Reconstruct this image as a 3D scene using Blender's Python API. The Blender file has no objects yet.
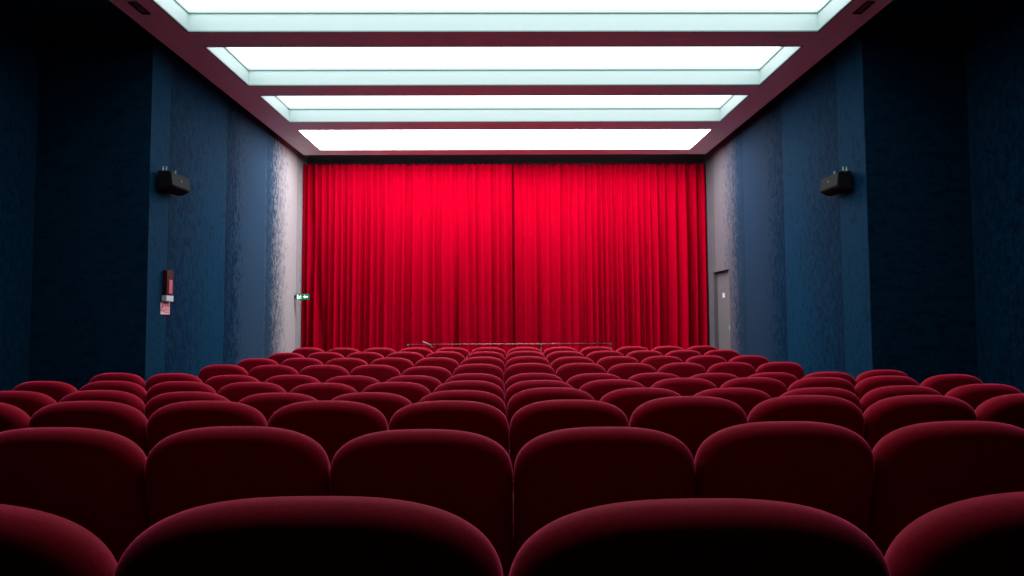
import bpy, bmesh, math, random
from mathutils import Vector, Matrix
PI = math.pi
C = bpy.context.scene.collection
sc = bpy.context.scene

# ------------------------------------------------------------------ helpers
def MX(v): return v if isinstance(v, Matrix) else Matrix.Translation(v)

def box(bm, x0, x1, y0, y1, z0, z1, mi=0, bev=0.0, mtx=None):
    vs = [bm.verts.new(p) for p in ((x0,y0,z0),(x1,y0,z0),(x1,y1,z0),(x0,y1,z0),
                                    (x0,y0,z1),(x1,y0,z1),(x1,y1,z1),(x0,y1,z1))]
    fs = [bm.faces.new([vs[i] for i in q]) for q in
          ((3,2,1,0),(4,5,6,7),(0,1,5,4),(1,2,6,5),(2,3,7,6),(3,0,4,7))]
    for f in fs: f.material_index = mi
    if bev > 0:
        es = list({e for f in fs for e in f.edges})
        r = bmesh.ops.bevel(bm, geom=es, offset=bev, segments=2, profile=0.6, affect='EDGES')
        vs = list({v for f in r['faces'] for v in f.verts} | {v for v in vs if v.is_valid})
    if mtx is not None:
        bmesh.ops.transform(bm, matrix=mtx, verts=[v for v in vs if v.is_valid])

def tube(bm, p0, p1, r0, r1=None, n=12, mi=0, cap=True):
    r1 = r0 if r1 is None else r1
    p0 = Vector(p0); p1 = Vector(p1); d = (p1-p0).normalized()
    a = d.orthogonal().normalized(); b = d.cross(a)
    A = []; B = []
    for i in range(n):
        t = 2*PI*i/n; o = a*math.cos(t)+b*math.sin(t)
        A.append(bm.verts.new(p0+o*r0)); B.append(bm.verts.new(p1+o*r1))
    for i in range(n):
        f = bm.faces.new((A[i], A[(i+1)%n], B[(i+1)%n], B[i])); f.smooth = True; f.material_index = mi
    if cap:
        bm.faces.new(A[::-1]).material_index = mi; bm.faces.new(B).material_index = mi

def obj(name, bm, mats, parent=None, loc=None, smooth=False):
    bmesh.ops.recalc_face_normals(bm, faces=bm.faces)
    me = bpy.data.meshes.new(name)
    bm.to_mesh(me); bm.free()
    if not isinstance(mats, (list, tuple)): mats = [mats]
    for m in mats: me.materials.append(m)
    if smooth:
        for p in me.polygons: p.use_smooth = True
    o = bpy.data.objects.new(name, me); C.objects.link(o)
    if parent: o.parent = parent
    if loc is not None: o.location = loc
    return o

def tag(o, label=None, cat=None, group=None, kind=None):
    if label: o['label'] = label
    if cat: o['category'] = cat
    if group: o['group'] = group
    if kind: o['kind'] = kind
    return o

def empty(name, label, cat, loc, rotz=0.0, group=None):
    o = bpy.data.objects.new(name, None); C.objects.link(o)
    o.empty_display_size = 0.1
    o.location = loc; o.rotation_euler = (0, 0, rotz)
    return tag(o, label, cat, group)

def B(): return bmesh.new()

# ------------------------------------------------------------------ materials
def mat(name):
    m = bpy.data.materials.new(name); m.use_nodes = True
    nt = m.node_tree; p = nt.nodes['Principled BSDF']
    return m, nt, p

def simple(name, col, rough=0.5, metal=0.0, emis=None, es=0.0, spec=0.5, var=0.0, scale=60):
    m, nt, p = mat(name)
    p.inputs['Base Color'].default_value = (*col, 1)
    p.inputs['Roughness'].default_value = rough
    p.inputs['Metallic'].default_value = metal
    p.inputs['Specular IOR Level'].default_value = spec
    if emis:
        p.inputs['Emission Color'].default_value = (*emis, 1)
        p.inputs['Emission Strength'].default_value = es
    if var > 0:
        tc = nt.nodes.new('ShaderNodeTexCoord'); n = nt.nodes.new('ShaderNodeTexNoise')
        n.inputs['Scale'].default_value = scale; n.inputs['Detail'].default_value = 4
        nt.links.new(tc.outputs['Object'], n.inputs['Vector'])
        r = nt.nodes.new('ShaderNodeValToRGB')
        r.color_ramp.elements[0].position = .3; r.color_ramp.elements[1].position = .7
        r.color_ramp.elements[0].color = (*[c*(1-var) for c in col], 1)
        r.color_ramp.elements[1].color = (*[min(1, c*(1+var)) for c in col], 1)
        nt.links.new(n.outputs['Fac'], r.inputs['Fac'])
        nt.links.new(r.outputs['Color'], p.inputs['Base Color'])
    return m

def math_node(nt, op, a, b=None, clamp=False):
    n = nt.nodes.new('ShaderNodeMath'); n.operation = op; n.use_clamp = clamp
    for i, v in enumerate((a, b)):
        if v is None: continue
        if isinstance(v, (int, float)): n.inputs[i].default_value = v
        else: nt.links.new(v, n.inputs[i])
    return n.outputs[0]

def fabric(name, dark, light, sheen, sheen_col, sheen_rough=.4, scale=140, bump=.15, rough=.85, spec=.08):
    """short pile velvet: fine mottling, fine bump, sheen"""
    m, nt, p = mat(name)
    tc = nt.nodes.new('ShaderNodeTexCoord')
    n = nt.nodes.new('ShaderNodeTexNoise'); n.inputs['Scale'].default_value = scale
    n.inputs['Detail'].default_value = 3
    nt.links.new(tc.outputs['Object'], n.inputs['Vector'])
    n2 = nt.nodes.new('ShaderNodeTexNoise'); n2.inputs['Scale'].default_value = 7
    n2.inputs['Detail'].default_value = 5
    nt.links.new(tc.outputs['Object'], n2.inputs['Vector'])
    s = math_node(nt, 'ADD', math_node(nt, 'MULTIPLY', n.outputs['Fac'], .6),
                  math_node(nt, 'MULTIPLY', n2.outputs['Fac'], .4))
    r = nt.nodes.new('ShaderNodeValToRGB')
    r.color_ramp.elements[0].position = .38; r.color_ramp.elements[1].position = .62
    r.color_ramp.elements[0].color = (*dark, 1); r.color_ramp.elements[1].color = (*light, 1)
    nt.links.new(s, r.inputs['Fac']); nt.links.new(r.outputs['Color'], p.inputs['Base Color'])
    b = nt.nodes.new('ShaderNodeBump'); b.inputs['Strength'].default_value = bump
    b.inputs['Distance'].default_value = .002
    nt.links.new(n.outputs['Fac'], b.inputs['Height']); nt.links.new(b.outputs['Normal'], p.inputs['Normal'])
    p.inputs['Roughness'].default_value = rough
    p.inputs['Specular IOR Level'].default_value = spec
    p.inputs['Sheen Weight'].default_value = sheen
    p.inputs['Sheen Roughness'].default_value = sheen_rough
    p.inputs['Sheen Tint'].default_value = (*sheen_col, 1)
    return m

M_SEAT = fabric('seat_velvet', (.20,.0012,.011), (.26,.0017,.015), 1.0, (1,.09,.25), .33)
M_CURT = fabric('curtain_velvet', (.25,.0002,.0085), (.275,.0002,.0105), .0, (1,.10,.25), .5, scale=40, bump=.05, spec=.0)
M_ARM = simple('arm_black', (.008,.007,.008), .7, spec=.1)
M_METAL = simple('leg_metal', (.012,.010,.010), .7, spec=.2)
M_FLOOR = simple('carpet_dark', (.022,.008,.012), .95, var=.3, scale=200)
M_RAFT = simple('raft_plaster', (.72,.92,.90), .8, var=.04, scale=3)
M_UPPER = simple('upper_ceiling_black', (.012,.012,.014), .9)
M_LINER = simple('coffer_liner', (.50,.615,.605), .55)
M_TRIM = simple('coffer_trim', (.12,.2,.18), .4)
M_DARK = simple('pelmet_charcoal', (.050,.048,.056), .85, var=.15, scale=30)
M_SPK = simple('speaker_black', (.006,.007,.008), .7, spec=.08)
M_GRILL = simple('speaker_grille', (.016,.022,.022), .8, spec=.05, var=.3, scale=300)
M_STEEL = simple('steel', (.22,.27,.26), .4, .8)
M_GREY = simple('badge_grey', (.09,.11,.11), .5)
M_RAIL = simple('rail_steel', (.16,.12,.125), .4, .6)
M_BLACK = simple('black_plastic', (.01,.01,.01), .5)
M_PALE = simple('pale_plastic', (.22,.15,.16), .6)
M_ALRED = simple('alarm_red', (.030,.001,.003), .6, spec=.2)
M_ALPINK = simple('alarm_pink', (.38,.07,.11), .5)
M_WHITE = simple('white_card', (.40,.45,.50), .6)
M_SIGNRED = simple('sign_red', (.55,.05,.08), .5)
M_EXG = simple('exit_green', (.006,.12,.05), .5, emis=(.01,.30,.10), es=.22)
M_EXW = simple('exit_white', (.8,.95,.85), .5, emis=(.45,1,.68), es=.75)
M_EXS = simple('exit_case', (.01,.06,.035), .5)

def emitter(name, col, s):
    m, nt, p = mat(name)
    p.inputs['Base Color'].default_value = (.8,.8,.8,1)
    p.inputs['Emission Color'].default_value = (*col, 1)
    p.inputs['Emission Strength'].default_value = s
    return m
M_DIFF = emitter('diffuser_cool', (.90,.98,1.0), 2.9)
M_DIFF4 = emitter('diffuser_warm', (1.0,.94,.97), 26.0)

def wall_fabric(name, pale, pale_y, mid):
    """crushed blue velvet in 1.46 m wide drops; the pile is brushed in long vertical blotches"""
    m, nt, p = mat(name)
    tc = nt.nodes.new('ShaderNodeTexCoord')
    sp = nt.nodes.new('ShaderNodeSeparateXYZ'); nt.links.new(tc.outputs['Object'], sp.inputs[0])
    t = math_node(nt, 'DIVIDE', math_node(nt, 'SUBTRACT', sp.outputs['Y'], 7.27-1.48*6), 1.48)
    fr = math_node(nt, 'FRACT', t); fl = math_node(nt, 'FLOOR', t)
    wn = nt.nodes.new('ShaderNodeTexWhiteNoise'); wn.noise_dimensions = '1D'
    nt.links.new(fl, wn.inputs['W'])
    # blotches stretched vertically
    mp = nt.nodes.new('ShaderNodeMapping'); mp.inputs['Scale'].default_value = (1, 3.6, 2.0)
    nt.links.new(tc.outputs['Object'], mp.inputs['Vector'])
    n = nt.nodes.new('ShaderNodeTexNoise'); n.inputs['Scale'].default_value = 5.0
    n.inputs['Detail'].default_value = 12; n.inputs['Roughness'].default_value = .80
    nt.links.new(mp.outputs[0], n.inputs['Vector'])
    # fine grain
    g = nt.nodes.new('ShaderNodeTexNoise'); g.inputs['Scale'].default_value = 55
    g.inputs['Detail'].default_value = 3
    nt.links.new(tc.outputs['Object'], g.inputs['Vector'])
    # blotches are denser in the near half of each drop
    edge = nt.nodes.new('ShaderNodeMapRange')
    edge.inputs['From Min'].default_value = .0; edge.inputs['From Max'].default_value = .75
    edge.inputs['To Min'].default_value = .06; edge.inputs['To Max'].default_value = -.05
    nt.links.new(fr, edge.inputs['Value'])
    v = math_node(nt, 'ADD', n.outputs['Fac'], edge.outputs[0])
    cr = nt.nodes.new('ShaderNodeMapRange'); cr.clamp = True
    cr.inputs['From Min'].default_value = .43; cr.inputs['From Max'].default_value = .60
    nt.links.new(v, cr.inputs['Value'])           # 0 smooth .. 1 crushed
    # seams between drops
    seam = math_node(nt, 'LESS_THAN', fr, .012)
    mix = nt.nodes.new('ShaderNodeMix'); mix.data_type = 'RGBA'
    A, Bc = (.0015,.025,.056), (.0008,.009,.028)
    mix.inputs['A'].default_value = (*A, 1); mix.inputs['B'].default_value = (*Bc, 1)
    nt.links.new(math_node(nt, 'MULTIPLY', cr.outputs[0], .85), mix.inputs['Factor'])
    # light on the wall near the curtain painted as paler colour; crushed pile breaks up the change
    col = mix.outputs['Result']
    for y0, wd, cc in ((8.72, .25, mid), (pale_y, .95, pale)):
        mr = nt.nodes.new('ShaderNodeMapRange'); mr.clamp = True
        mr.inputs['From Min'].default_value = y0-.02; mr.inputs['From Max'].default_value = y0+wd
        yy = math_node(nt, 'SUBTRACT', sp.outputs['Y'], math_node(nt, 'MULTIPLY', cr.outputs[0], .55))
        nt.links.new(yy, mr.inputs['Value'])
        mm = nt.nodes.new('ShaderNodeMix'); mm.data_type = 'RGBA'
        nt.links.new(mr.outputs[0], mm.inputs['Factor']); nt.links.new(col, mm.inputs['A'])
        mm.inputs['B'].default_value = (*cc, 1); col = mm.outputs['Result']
    mul = nt.nodes.new('ShaderNodeMix'); mul.data_type = 'RGBA'; mul.blend_type = 'MULTIPLY'
    mul.inputs['Factor'].default_value = 1
    k = math_node(nt, 'ADD', math_node(nt, 'MULTIPLY', g.outputs['Fac'], 1.0),
                  math_node(nt, 'ADD', math_node(nt, 'MULTIPLY', wn.outputs['Value'], .22), .45))
    k = math_node(nt, 'SUBTRACT', k, math_node(nt, 'MULTIPLY', seam, .3))
    k = math_node(nt, 'MULTIPLY', k, math_node(nt, 'SUBTRACT', 1.0, math_node(nt, 'MULTIPLY', cr.outputs[0], .3)))
    k = math_node(nt, 'MULTIPLY', k, math_node(nt, 'ADD', math_node(nt, 'MULTIPLY', n.outputs['Fac'], 1.2), .4))
    nt.links.new(col, mul.inputs['A']); nt.links.new(k, mul.inputs['B'])
    nt.links.new(mul.outputs['Result'], p.inputs['Base Color'])
    p.inputs['Roughness'].default_value = .8
    p.inputs['Specular IOR Level'].default_value = .03
    nt.links.new(math_node(nt, 'SUBTRACT', .05, math_node(nt, 'MULTIPLY', cr.outputs[0], .035)),
                 p.inputs['Sheen Weight'])
    p.inputs['Sheen Roughness'].default_value = .26
    p.inputs['Sheen Tint'].default_value = (.62,.80,1,1)
    b = nt.nodes.new('ShaderNodeBump'); b.inputs['Strength'].default_value = .35
    b.inputs['Distance'].default_value = .004
    hh = math_node(nt, 'ADD', g.outputs['Fac'], math_node(nt, 'MULTIPLY', cr.outputs[0], -.8))
    nt.links.new(hh, b.inputs['Height']); nt.links.new(b.outputs['Normal'], p.inputs['Normal'])
    return m
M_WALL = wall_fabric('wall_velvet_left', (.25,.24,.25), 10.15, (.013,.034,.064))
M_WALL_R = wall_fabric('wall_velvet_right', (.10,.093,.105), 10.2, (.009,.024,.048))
M_DOORF = simple('door_grey_fabric', (.085,.083,.090), .85, var=.15, scale=40)

# ------------------------------------------------------------------ camera
EYE = 1.24
f_px, psi, rho, th = 600.0, 0.0084, -0.0048, 0.0481
fw0 = Vector((math.sin(psi), math.cos(psi), 0)); rt = Vector((math.cos(psi), -math.sin(psi), 0)); Z = Vector((0,0,1))
fwd = fw0*math.cos(th)+Z*math.sin(th); up = -fw0*math.sin(th)+Z*math.cos(th)
rt2 = rt*math.cos(rho)+up*math.sin(rho); up2 = -rt*math.sin(rho)+up*math.cos(rho)
cam = bpy.data.cameras.new('camera'); cam.sensor_width = 36; cam.lens = f_px/1024*36
cam.clip_start = .02
co = bpy.data.objects.new('camera', cam); C.objects.link(co)
R = Matrix((rt2, up2, -fwd)).transposed()
co.matrix_world = Matrix.Translation((0,0,EYE)) @ R.to_4x4()
sc.camera = co

# ------------------------------------------------------------------ seat layout
W = .56
KAP, AL, CX, D1, S = 0.0252, 0.0089, -0.0133, 0.9004, 0.9324
H = [0.2612, 0.3330, 0.3812, 0.4474, 0.4888, 0.524, 0.5107, 0.4931, 0.4778, 0.4641]
DY = [-0.042,-0.0017,0.0159,-0.0021,0.0201,-0.0232,0.0298,-0.0153,0.0182,-0.0229]
DX = [0.01,0.0304,0.0211,0.0078,-0.0087,-0.0153,-0.0232,-0.013,-0.0106,0.0016]
HB = .92
DZ = {(1,-.5):.0044,(1,.5):-.0044,(2,-2.5):.0024,(2,-1.5):.004,(2,-.5):-.0082,(2,.5):-.0052,(2,1.5):.0058,
(3,-1.5):-.0014,(3,-.5):-.0041,(3,.5):-.0037,(3,1.5):.0074,(3,2.5):.006,(4,-4.5):.0055,(4,-3.5):-.0037,
(4,-2.5):-.0111,(4,-1.5):-.0111,(4,.5):.0123,(4,1.5):.0062,(4,3.5):-.0049,(4,5.5):.0031,(5,-5.5):.0031,
(5,-3.5):-.0054,(5,-2.5):-.0131,(5,-1.5):-.0077,(5,2.5):.0069,(5,3.5):.0054,(5,5.5):.0039,(5,6.5):.0062,
(6,-6.5):.0176,(6,-5.5):.0148,(6,-2.5):-.0083,(6,-1.5):-.0083,(6,-.5):.0065,(6,.5):.0065,(6,3.5):-.0074,
(6,4.5):-.0093,(6,5.5):-.0111,(7,-5.5):.0043,(7,-1.5):-.0195,(7,-.5):.0054,(7,.5):.0097,(7,1.5):.0065,
(7,5.5):-.0043,(8,-5.5):-.0074,(8,-3.5):-.0037,(8,-.5):.005,(8,.5):.0087,(8,5.5):-.0062,(9,-5.5):-.0084,
(9,-1.5):.0042,(9,.5):.0056,(10,-5.5):.0046}
def seat_pos(j, k):
    a = j*W*KAP
    x = j*W*(1-a*a/6); y = j*W*a/2
    x, y = x*math.cos(AL)-y*math.sin(AL), x*math.sin(AL)+y*math.cos(AL)
    return x+CX+DX[k-1], D1+S*(k-1)+DY[k-1]+y, a+AL
ROWZ = [EYE-h-HB for h in H]
ROWY = [D1+S*k for k in range(10)]

# ------------------------------------------------------------------ room shell
XL, XR = -4.11, 4.09
OL, OR_ = -5.42, 5.28
CL, CR = 6.88, 6.72        # where each side wall steps out
YB, YF = -4.2, 12.35
ZT = 5.05
ZC = EYE+3.207             # underside of the hung ceiling
prof = [(YB, ROWZ[0]+.35), (ROWY[0]-1.2, ROWZ[0]+.09)]
for y, z in zip(ROWY, ROWZ):
    prof += [(y-.12, z), (y+.52, z)]
prof += [(ROWY[-1]+1.0, ROWZ[-1]), (YF+.15, ROWZ[-1])]
bm = B()
pv = [[bm.verts.new((x, y, z)) for y, z in prof] for x in (OL-.15, OR_+.15)]
lv = [[bm.verts.new((x, y, -.75)) for y, z in prof] for x in (OL-.15, OR_+.15)]
for i in range(len(prof)-1):
    bm.faces.new((pv[0][i], pv[1][i], pv[1][i+1], pv[0][i+1]))
    bm.faces.new((lv[0][i], lv[0][i+1], lv[1][i+1], lv[1][i]))
    for s in (0, 1): bm.faces.new((pv[s][i], pv[s][i+1], lv[s][i+1], lv[s][i]))
for i in (0, -1): bm.faces.new((pv[0][i], pv[1][i], lv[1][i], lv[0][i]))
tag(obj('floor', bm, M_FLOOR), kind='structure')

WB = -.75
# left wall: long plane beside the screen, a return, then the wider rear part
bm = B()
box(bm, XL-.15, XL, CL, YF+.15, WB, ZT)
box(bm, OL-.15, XL-.15, CL, CL+.15, WB, ZT)
box(bm, OL-.15, OL, YB, CL, WB, ZT)
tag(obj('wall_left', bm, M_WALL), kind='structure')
# right wall with a recessed doorway
DY0, DY1, DZT = 11.0, 11.82, EYE+.86
bm = B()
box(bm, XR, XR+.15, CR, DY0, WB, ZT)
box(bm, XR, XR+.15, DY1, YF+.15, WB, ZT)
box(bm, XR, XR+.15, DY0, DY1, DZT, ZT)
box(bm, XR+.15, OR_+.15, CR, CR+.15, WB, ZT)
box(bm, OR_, OR_+.15, YB, CR, WB, ZT)
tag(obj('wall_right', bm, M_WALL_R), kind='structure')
bm = B(); box(bm, OL-.15, OR_+.15, YF, YF+.15, WB, ZT)
tag(obj('wall_front', bm, M_UPPER), kind='structure')
bm = B(); box(bm, OL-.15, OR_+.15, YB-.15, YB, WB, ZT)
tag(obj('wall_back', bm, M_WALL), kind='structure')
# door leaf
bm = B(); box(bm, XR+.075, XR+.12, DY0+.005, DY1-.005, ROWZ[-1], DZT-.005, bev=.003)
dr = obj('door_1', bm, M_DOORF); tag(dr, kind='structure')
bm = B(); box(bm, XR+.063, XR+.0755, 11.42, 11.52, EYE+.35, EYE+.44, bev=.004)
p_ = obj('door_plate', bm, simple('door_plate_white', (.6,.6,.6), .4)); p_.parent = dr; tag(p_, 'small white square plate')
bm = B(); tube(bm, (XR+.045, 11.12, .9), (XR+.045, 11.12, 1.06), .009); tube(bm, (XR+.045,11.12,.92),(XR+.076,11.12,.92),.007); tube(bm, (XR+.045,11.12,1.04),(XR+.076,11.12,1.04),.007)
h_ = obj('door_handle', bm, M_STEEL); h_.parent = dr

# hung ceiling: a raft with openings for the light boxes, black ceiling above it
RL, RR = -4.0, 3.95
PX0, PX1 = -3.582, 3.553
PAN = [(2.25,3.48),(3.82,5.06),(5.39,6.635),(6.96,8.20),(8.53,9.76),(10.135,11.385)]  # first two are out of view, added to light the near seats
bm = B()
RT = ZC+.33
box(bm, RL, PX0, YB, 11.73, ZC, RT); box(bm, PX1, RR, YB, 11.73, ZC, RT)
ys = [YB]+[v for p in PAN for v in p]+[11.73]
for i in range(0, len(ys), 2): box(bm, PX0, PX1, ys[i], ys[i+1], ZC, RT)
box(bm, OL-.15, OR_+.15, YB-.15, YF+.15, ZT, ZT+.12, mi=1)
tag(obj('ceiling', bm, [M_RAFT, M_UPPER]), kind='structure')

# light boxes
names = ['long ceiling light box overhead, behind the top of the frame, closest to the viewer',
 'long ceiling light box overhead, just above the top edge of the photo',
 'long recessed ceiling light box cut off by the top of the photo',
 'long recessed ceiling light box, second down from the top of the photo',
 'long recessed ceiling light box, third down, between wide box and narrow brightest one',
 'brightest and narrowest long ceiling light box, right above the red curtain']
RC = .265
for i, (a, b) in enumerate(PAN):
    e = empty('ceiling_light', names[i], 'ceiling light', ((PX0+PX1)/2, (a+b)/2, ZC))
    hx, hy = (PX1-PX0)/2, (b-a)/2
    rc = RC if i < 5 else .06
    bm = B(); t = .012
    zt = rc
    box(bm, -hx, hx, -hy, -hy+t, 0, zt); box(bm, -hx, hx, hy-t, hy, 0, zt)
    box(bm, -hx, -hx+t, -hy+t, hy-t, 0, zt); box(bm, hx-t, hx, -hy+t, hy-t, 0, zt)
    obj('frame', bm, M_LINER, e)
    bm = B()
    for z0, w_, o in (((.0, .018, -.002), (zt-.05, .010, 0)) if i < 5 else ((.0, .014, -.002),)):
        z1 = z0+.012; z0 += o; q = t+w_
        box(bm, -hx+t, hx-t, -hy+t, -hy+q, z0, z1); box(bm, -hx+t, hx-t, hy-q, hy-t, z0, z1)
        box(bm, -hx+t, -hx+q, -hy+q, hy-q, z0, z1); box(bm, hx-q, hx-t, -hy+q, hy-q, z0, z1)
    obj('trim_bead', bm, M_TRIM if i < 5 else M_LINER, e)
    bm = B(); box(bm, -hx, hx, -hy, hy, zt, zt+.02)
    obj('diffuser', bm, M_DIFF4 if i == 5 else M_DIFF, e)

# small grilles in the ceiling margin
for x, side, lab in ((-3.78, -1, 'small dark ceiling grille at the upper left, beside the top light box'),
                (3.73, 1, 'small dark ceiling grille at the upper right, beside the top light box')):
    e = empty('ceiling_vent', lab, 'ceiling vent', (x, 6.08, ZC))
    bm = B()
    box(bm, -.045, .045, -.12, -.108, -.012, 0); box(bm, -.045, .045, .108, .12, -.012, 0)
    box(bm, -.045, -.035, -.108, .108, -.012, 0); box(bm, .035, .045, -.108, .108, -.012, 0)
    obj('frame', bm, M_BLACK, e)
    for k in range(7):
        bm = B(); y = -.09+.03*k
        box(bm, -.035, .035, -.009, .009, -.002, .002, mtx=Matrix.Translation((0, y, -.006)) @ Matrix.Rotation(.5, 4, 'X'))
        obj('slat', bm, M_ARM, e)

# ------------------------------------------------------------------ curtain
def curtain(name, x0, x1, ybase, seed, deep, label):
    rnd = random.Random(seed)
    nx, nz = int((x1-x0)/.011), 60
    zt, zb = EYE+3.085+(ybase-12)*.28, ROWZ[-1]+.03
    # cumulative phase: pleat pitch varies along the width
    f1 = [(rnd.uniform(.5,1.6), rnd.uniform(0,6.28), rnd.uniform(.2,.5)) for _ in range(5)]
    ph = [0.0]; dx = (x1-x0)/nx
    for i in range(nx):
        x = x0+i*dx
        d = 1/.150*(1+.38*sum(a*math.sin(k*x*2.2+p) for k, p, a in f1)/1.2)
        ph.append(ph[-1]+2*PI*max(d, 3.5)*dx)
    amp_s = [(rnd.uniform(1,4), rnd.uniform(0,6.28)) for _ in range(4)]
    lean = [(rnd.uniform(.7,2.6), rnd.uniform(0,6.28), rnd.uniform(1.2,3)) for _ in range(3)]
    bm = B(); grid = []
    for j in range(nz+1):
        v = j/nz                                  # 0 top .. 1 bottom
        row = []
        for i in range(nx+1):
            x = x0+i*dx
            A = .029+.020*min(1, v*1.6)
            A *= 1+.28*math.sin(amp_s[0][0]*x*1.7+amp_s[0][1])*math.sin(amp_s[1][0]*x+amp_s[1][1]+v*1.2)
            sh = .42*sum(math.sin(k*x+p+v*w_) for k, p, w_ in lean)*v
            P = ph[i]+sh
            y = A*(math.sin(P)+.30*math.sin(2*P+1.1+.8*math.sin(x*3)))
            y += .030*math.sin(P*.37+2*math.sin(x*.9))*(.3+v)
            # fine gathers near the heading
            y += .016*math.sin(P*2.6)*max(0, 1-v*4)
            for cx, w_, dep, ln in deep:
                cc = cx+ln*(1-v)
                y += dep*min(1, .15+v*1.1)*math.exp(-((x-cc)/w_)**2)
            zz = zt+(zb-zt)*v
            if j == 0: zz += .014*math.sin(P*1.3)+.010*math.sin(P*2.6+1)
            edge = min(1, (x-x0)/.05, (x1-x)/.05)
            row.append(bm.verts.new((x, ybase+y*max(.15, edge), zz)))
        grid.append(row)
    for j in range(nz):
        for i in range(nx):
            bm.faces.new((grid[j][i], grid[j][i+1], grid[j+1][i+1], grid[j+1][i])).smooth = True
    o = obj(name, bm, M_CURT)
    md = o.modifiers.new('thickness', 'SOLIDIFY'); md.thickness = .006; md.offset = 0
    return tag(o, label, 'curtain')
curtain('stage_curtain', XL+.02, .10, 12.0, 4, [(-3.62,.07,.14,-.32), (-1.0,.045,.14,.03), (-3.9,.05,.10,.0), (-2.3,.05,.07,.04)],
        'bright red pleated stage curtain, left half, hanging behind the last row')
curtain('stage_curtain', .03, XR-.02, 12.13, 11, [(.64,.045,.12,.0), (1.55,.05,.08,.03), (3.2,.06,.10,.05), (3.75,.05,.12,.06), (2.5,.05,.08,-.04)],
        'bright red pleated stage curtain, right half, hanging behind the last row')
# track and charcoal board behind the curtain head
e = empty('pelmet', 'charcoal board running across above the red curtain under the ceiling', 'pelmet', (0, 12.29, EYE+2.9))
bm = B(); box(bm, XL+.005, XR-.005, 0, .05, 0, 1.1); obj('board', bm, M_DARK, e)
bm = B(); box(bm, XL+.02, XR-.02, -.035, 0, .08, .12); obj('track', bm, M_BLACK, e)

# ------------------------------------------------------------------ seats
def sgnpow(c, e): return math.copysign(abs(c)**e, c)
TILT = Matrix.Translation((0,0,HB)) @ Matrix.Rotation(math.radians(13), 4, 'X') @ Matrix.Translation((0,0,-HB))

def outline(inset, n=72):
    """backrest outline (x, z): broad rounded shoulders, straight sides, small lower corners"""
    hw, zt, zb = .2788-inset, HB-inset, .40+inset
    bt, bb = .158-inset*.5, .07
    pts = []
    q = n//2
    for i in range(q+1):                       # top from right side to left side
        t = PI*i/q
        pts.append((hw*sgnpow(math.cos(t), 2/2.75), zt-bt+bt*sgnpow(math.sin(t), 2/2.75)))
    for t in (0.35, .7): pts.append((-hw, (zt-bt)*(1-t)+(zb+bb)*t))
    for i in range(q+1):
        t = PI+PI*i/q
        pts.append((hw*sgnpow(math.cos(t), 2/5.0), zb+bb+bb*sgnpow(math.sin(t), 2/5.0)))
    for t in (0.35, .7): pts.append((hw, (zb+bb)*(1-t)+(zt-bt)*t))
    return pts

def backrest_bm():
    bm = B()
    T, r = .047, .038
    ins = [0, .001, .0035, .0075, .013, .020, .029, .038, .055, .08, .115, .16]
    rings = {}
    for s in (-1, 1):                          # -1 rear face, +1 front face
        for k, d in enumerate(ins):
            if d == 0 and s == 1: rings[(s, k)] = rings[(-1, 0)]; continue
            y = T*math.sqrt(max(0, 1-(1-min(d, r)/r)**2))
            if d > r: y += (.010 if s < 0 else .018)*(1-math.exp(-(d-r)/.06))
            rings[(s, k)] = [bm.verts.new((x, s*y, z)) for x, z in outline(d)]
    n = len(rings[(-1, 0)])
    for s in (-1, 1):
        for k in range(len(ins)-1):
            a, b = rings[(s, k)], rings[(s, k+1)]
            for i in range(n):
                bm.faces.new((a[i], a[(i+1)%n], b[(i+1)%n], b[i]))
        bm.faces.new(rings[(s, len(ins)-1)])
    bmesh.ops.remove_doubles(bm, verts=bm.verts, dist=.0002)
    bmesh.ops.transform(bm, matrix=TILT, verts=bm.verts)
    return bm

def cushion_bm():
    """seat pad tipped up against the back"""
    bm = B()
    rings = []
    n = 48
    for s, ins in ((-1,.035),(-1,.012),(-.75,.002),(0,0),(.75,.002),(1,.012),(1,.035),):
        hw, hl = .235-ins, .205-ins
        rings.append([bm.verts.new((hw*sgnpow(math.cos(2*PI*i/n), .42), .055*s, hl*sgnpow(math.sin(2*PI*i/n), .42))) for i in range(n)])
    for a, b in zip(rings, rings[1:]):
        for i in range(n): bm.faces.new((a[i], a[(i+1)%n], b[(i+1)%n], b[i]))
    bm.faces.new(rings[0]); bm.faces.new(rings[-1])
    bmesh.ops.transform(bm, matrix=Matrix.Translation((0, .245, .54)) @ Matrix.Rotation(math.radians(14), 4, 'X'), verts=bm.verts)
    return bm

def make_seat():
    e = empty('cinema_seat', 'x', 'cinema seat', (0,0,0), 0, 'red velvet cinema seats in rows')
    obj('backrest', backrest_bm(), M_SEAT, e, smooth=True)
    obj('seat_cushion', cushion_bm(), M_SEAT, e, smooth=True)
    for s in (-1, 1):
        bm = B()
        box(bm, min(s*.243, s*.275), max(s*.243, s*.275), .10, .43, .575, .61, bev=.010)
        obj('armrest', bm, M_ARM, e)
        bm = B()
        box(bm, min(s*.250, s*.270), max(s*.250, s*.270), .16, .30, .03, .578, bev=.004)
        box(bm, min(s*.240, s*.276), max(s*.240, s*.276), .13, .36, 0, .03, bev=.004)
        box(bm, min(s*.235, s*.262), max(s*.235, s*.262), .085, .20, .41, .45, bev=.003)
        obj('leg', bm, M_METAL, e)
    return e

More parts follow.
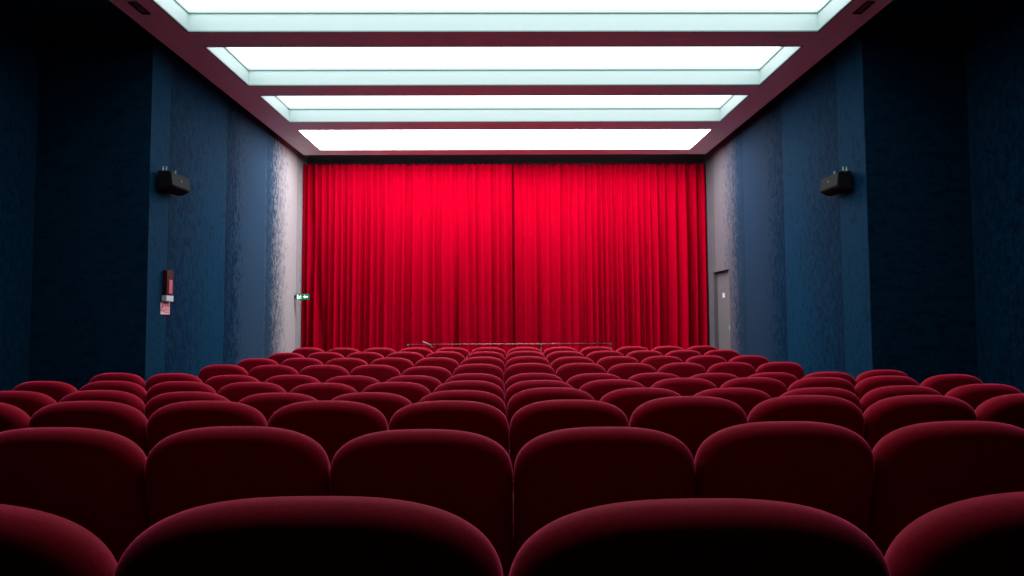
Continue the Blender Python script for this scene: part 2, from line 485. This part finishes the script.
proto = make_seat()
kids = list(proto.children)
ORD = ['', 'first', 'second', 'third', 'fourth', 'fifth', 'sixth', 'seventh', 'eighth', 'ninth', 'tenth']
NS = {1: 3, 2: 4, 3: 6, 4: 7, 5: 7, 6: 7, 7: 6, 8: 6, 9: 6, 10: 6}
first = True
for k in range(1, 11):
    n = NS[k]
    for q in list(range(-n, 0))+list(range(1, n+1)):
        j = q+.5 if q < 0 else q-.5
        x, y, a = seat_pos(j, k)
        if first: o = proto; first = False
        else:
            o = proto.copy(); C.objects.link(o)
            for ch in kids:
                c = ch.copy(); C.objects.link(c); c.parent = o
        o.location = (x, y, ROWZ[k-1]); o.rotation_euler = (0, 0, a)
        o.scale = (1, 1, (HB+DZ.get((k, j), 0))/HB)
        row = {1: 'front row nearest the camera', 10: 'farthest row by the curtain'}.get(k, ORD[k]+' row from the camera')
        side = 'left' if q < 0 else 'right'
        if abs(q) == 1: pos = 'just %s of the centre line' % side
        elif abs(q) == n and k >= 5: pos = 'at the %s end' % side
        else: pos = '%s %s of the centre' % (ORD[abs(q)], side)
        o['label'] = 'red velvet cinema seat, %s, %s' % (row, pos)

# ------------------------------------------------------------------ wall speakers
def speaker(x, y, z, s, label):
    """s=+1: on the left wall, facing right; local x points off the wall"""
    e = empty('wall_speaker', label, 'speaker', (x, y, z))
    def P(a, b, c): return (s*a, b, c)
    def prism(bm, near, far):
        vs = [bm.verts.new(P(*p)) for p in near+far]; n = len(near)
        bm.faces.new(vs[:n]); bm.faces.new(vs[n:])
        for i in range(n): bm.faces.new((vs[i], vs[(i+1)%n], vs[n+(i+1)%n], vs[n+i]))
    # cross-section off the wall: deeper at the bottom rear, face leaning down towards the seats
    sec = [(.045,.095),(.185,.085),(.203,-.08),(.12,-.120),(.045,-.125)]
    bm = B(); prism(bm, [(a, 0, c) for a, c in sec], [(a, .42, c) for a, c in sec])
    bmesh.ops.bevel(bm, geom=list(bm.edges), offset=.006, segments=2, affect='EDGES')
    obj('cabinet', bm, M_SPK, e)
    bm = B(); g = [(.187,.075),(.195,.076),(.2100,-.068),(.2005,-.069)]
    prism(bm, [(a, .012, c) for a, c in g], [(a, .408, c) for a, c in g])
    obj('grille', bm, M_GRILL, e)
    bm = B(); tube(bm, P(.200, .21, .012), P(.209, .21, .011), .012)
    obj('badge', bm, M_GREY, e)
    bm = B(); x0, x1 = sorted((0, s*.05)); box(bm, x0, x1, .10, .26, -.10, .12, bev=.004)
    obj('wall_bracket', bm, M_BLACK, e)
    for q in ((.075,.04), (.115,.04), (.10,.26)):
        bm = B(); tube(bm, P(q[0], q[1], .09), P(q[0], q[1], .135), .009); tube(bm, P(q[0], q[1], .135), P(q[0], q[1], .15), .013, .010)
        obj('mounting_bolt', bm, M_STEEL, e)
speaker(XL, 6.96, EYE+1.635, 1, 'black wall speaker high on the left blue wall')
speaker(XR, 6.93, EYE+1.60, -1, 'black wall speaker high on the right blue wall')

# ------------------------------------------------------------------ red alarm case with notice on the left wall
e = empty('fire_alarm', 'dark red alarm case above a red and white notice on left wall', 'fire alarm', (XL-.004, 7.26, EYE+.08))
bm = B(); box(bm, 0, .055, -.075, .065, .20, .50, bev=.006); obj('case', bm, M_ALRED, e)
bm = B(); box(bm, .055, .064, -.040, .030, .22, .385, bev=.003); obj('strip', bm, M_ALPINK, e)
bm = B(); box(bm, 0, .060, -.085, .065, .125, .195, bev=.004); obj('white_label', bm, M_WHITE, e)
bm = B(); box(bm, 0, .010, -.110, .080, -.03, .118); nt_ = obj('notice', bm, M_WHITE, e)
bm = B()
for (y0, y1, z0, z1) in ((-.105,.075,.100,.112),(-.105,.075,-.034,-.026),(-.10,-.05,.045,.09),(-.10,-.08,.0,.045),(-.06,-.035,.0,.03),
                         (-.03,.0,.06,.09),(.01,.035,.06,.09),(.045,.07,.06,.09),(-.03,.07,.038,.048),(-.03,.02,.015,.027),(.03,.07,.015,.027),(-.03,.07,-.01,.002)):
    box(bm, .010, .0125, y0, y1, z0, z1)
obj('print', bm, M_SIGNRED, nt_)

# ------------------------------------------------------------------ exit sign, stands out from the left wall
e = empty('exit_sign', 'small lit green exit sign jutting from left wall beside the curtain', 'exit sign', (XL, 11.62, EYE+.34))
bm = B(); box(bm, .03, .295, -.02, .02, .005, .125, bev=.004); obj('case', bm, M_EXS, e)
bm = B(); box(bm, 0, .03, -.012, .012, .03, .10); obj('wall_bracket', bm, M_BLACK, e)
bm = B(); box(bm, .05, .288, -.024, -.0195, .008, .122); fc = obj('face', bm, M_EXG, e)
bm = B()      # running figure going through a doorway, and an arrow
def plate(pts):
    A_ = [bm.verts.new((a, -.0243, c)) for a, c in pts]; B_ = [bm.verts.new((a, -.027, c)) for a, c in pts]
    bm.faces.new(A_); bm.faces.new(B_); n = len(pts)
    for i in range(n): bm.faces.new((A_[i], A_[(i+1)%n], B_[(i+1)%n], B_[i]))
plate([(.062,.02),(.088,.02),(.088,.11),(.062,.11)])
plate([(.125,.088),(.137,.088),(.137,.102),(.125,.102)])
plate([(.108,.055),(.130,.050),(.136,.082),(.116,.084)])
plate([(.098,.020),(.108,.018),(.120,.052),(.108,.056)])
plate([(.120,.048),(.134,.030),(.150,.030),(.150,.037),(.138,.038),(.130,.055)])
plate([(.094,.062),(.112,.074),(.112,.082),(.092,.068)])
plate([(.134,.070),(.150,.060),(.152,.067),(.136,.080)])
plate([(.180,.065),(.215,.100),(.215,.080),(.272,.080),(.272,.050),(.215,.050),(.215,.030)])
obj('pictogram', bm, M_EXW, fc)

# ------------------------------------------------------------------ low rail before the curtain
RZ, RY = EYE-.539/12*10.95, 10.95
e = empty('barrier_rail', 'thin steel rail on low posts standing in front of the curtain', 'rail', (0, RY, ROWZ[-1]))
rz = RZ-ROWZ[-1]
bm = B(); tube(bm, (-1.83, 0, rz), (1.92, 0, rz), .008, n=14); obj('rail', bm, M_RAIL, e)
for x in (-1.80, .615, 1.89):
    bm = B(); tube(bm, (x, 0, .012), (x, 0, rz-.006), .011); tube(bm, (x, 0, rz-.05), (x, 0, rz-.011), .017)
    pst = obj('post', bm, M_BLACK, e)
    bm = B(); tube(bm, (x, 0, 0), (x, 0, .008), .14, n=28); tube(bm, (x, 0, .008), (x, 0, .03), .13, .02, n=28)
    obj('base_plate', bm, M_BLACK, pst)
e = empty('clamp', 'pale and dark clamp set askew across the thin rail, left of centre', 'clamp', (-1.43, RY-.012, RZ))
bm = B(); tube(bm, (-.10, -.012, .052), (.02, -.014, -.006), .010, .016); tube(bm, (-.06,-.012,.012), (.05,-.014,-.004), .009); obj('grip', bm, M_PALE, e)
bm = B(); tube(bm, (.02, -.014, -.006), (.13, -.014, -.10), .012, .010); obj('handle', bm, M_BLACK, e)

# ------------------------------------------------------------------ world, colour
w = bpy.data.worlds.new('world'); sc.world = w; w.use_nodes = True
w.node_tree.nodes['Background'].inputs['Color'].default_value = (0, 0, 0, 1)
w.node_tree.nodes['Background'].inputs['Strength'].default_value = 0
vs_ = sc.view_settings
sc.display_settings.display_device = 'sRGB'
vs_.view_transform = 'Standard'; vs_.look = 'None'; vs_.gamma = 1; vs_.use_curve_mapping = False
vs_.exposure = 0.0
sc.cycles.max_bounces = 8; sc.cycles.diffuse_bounces = 5
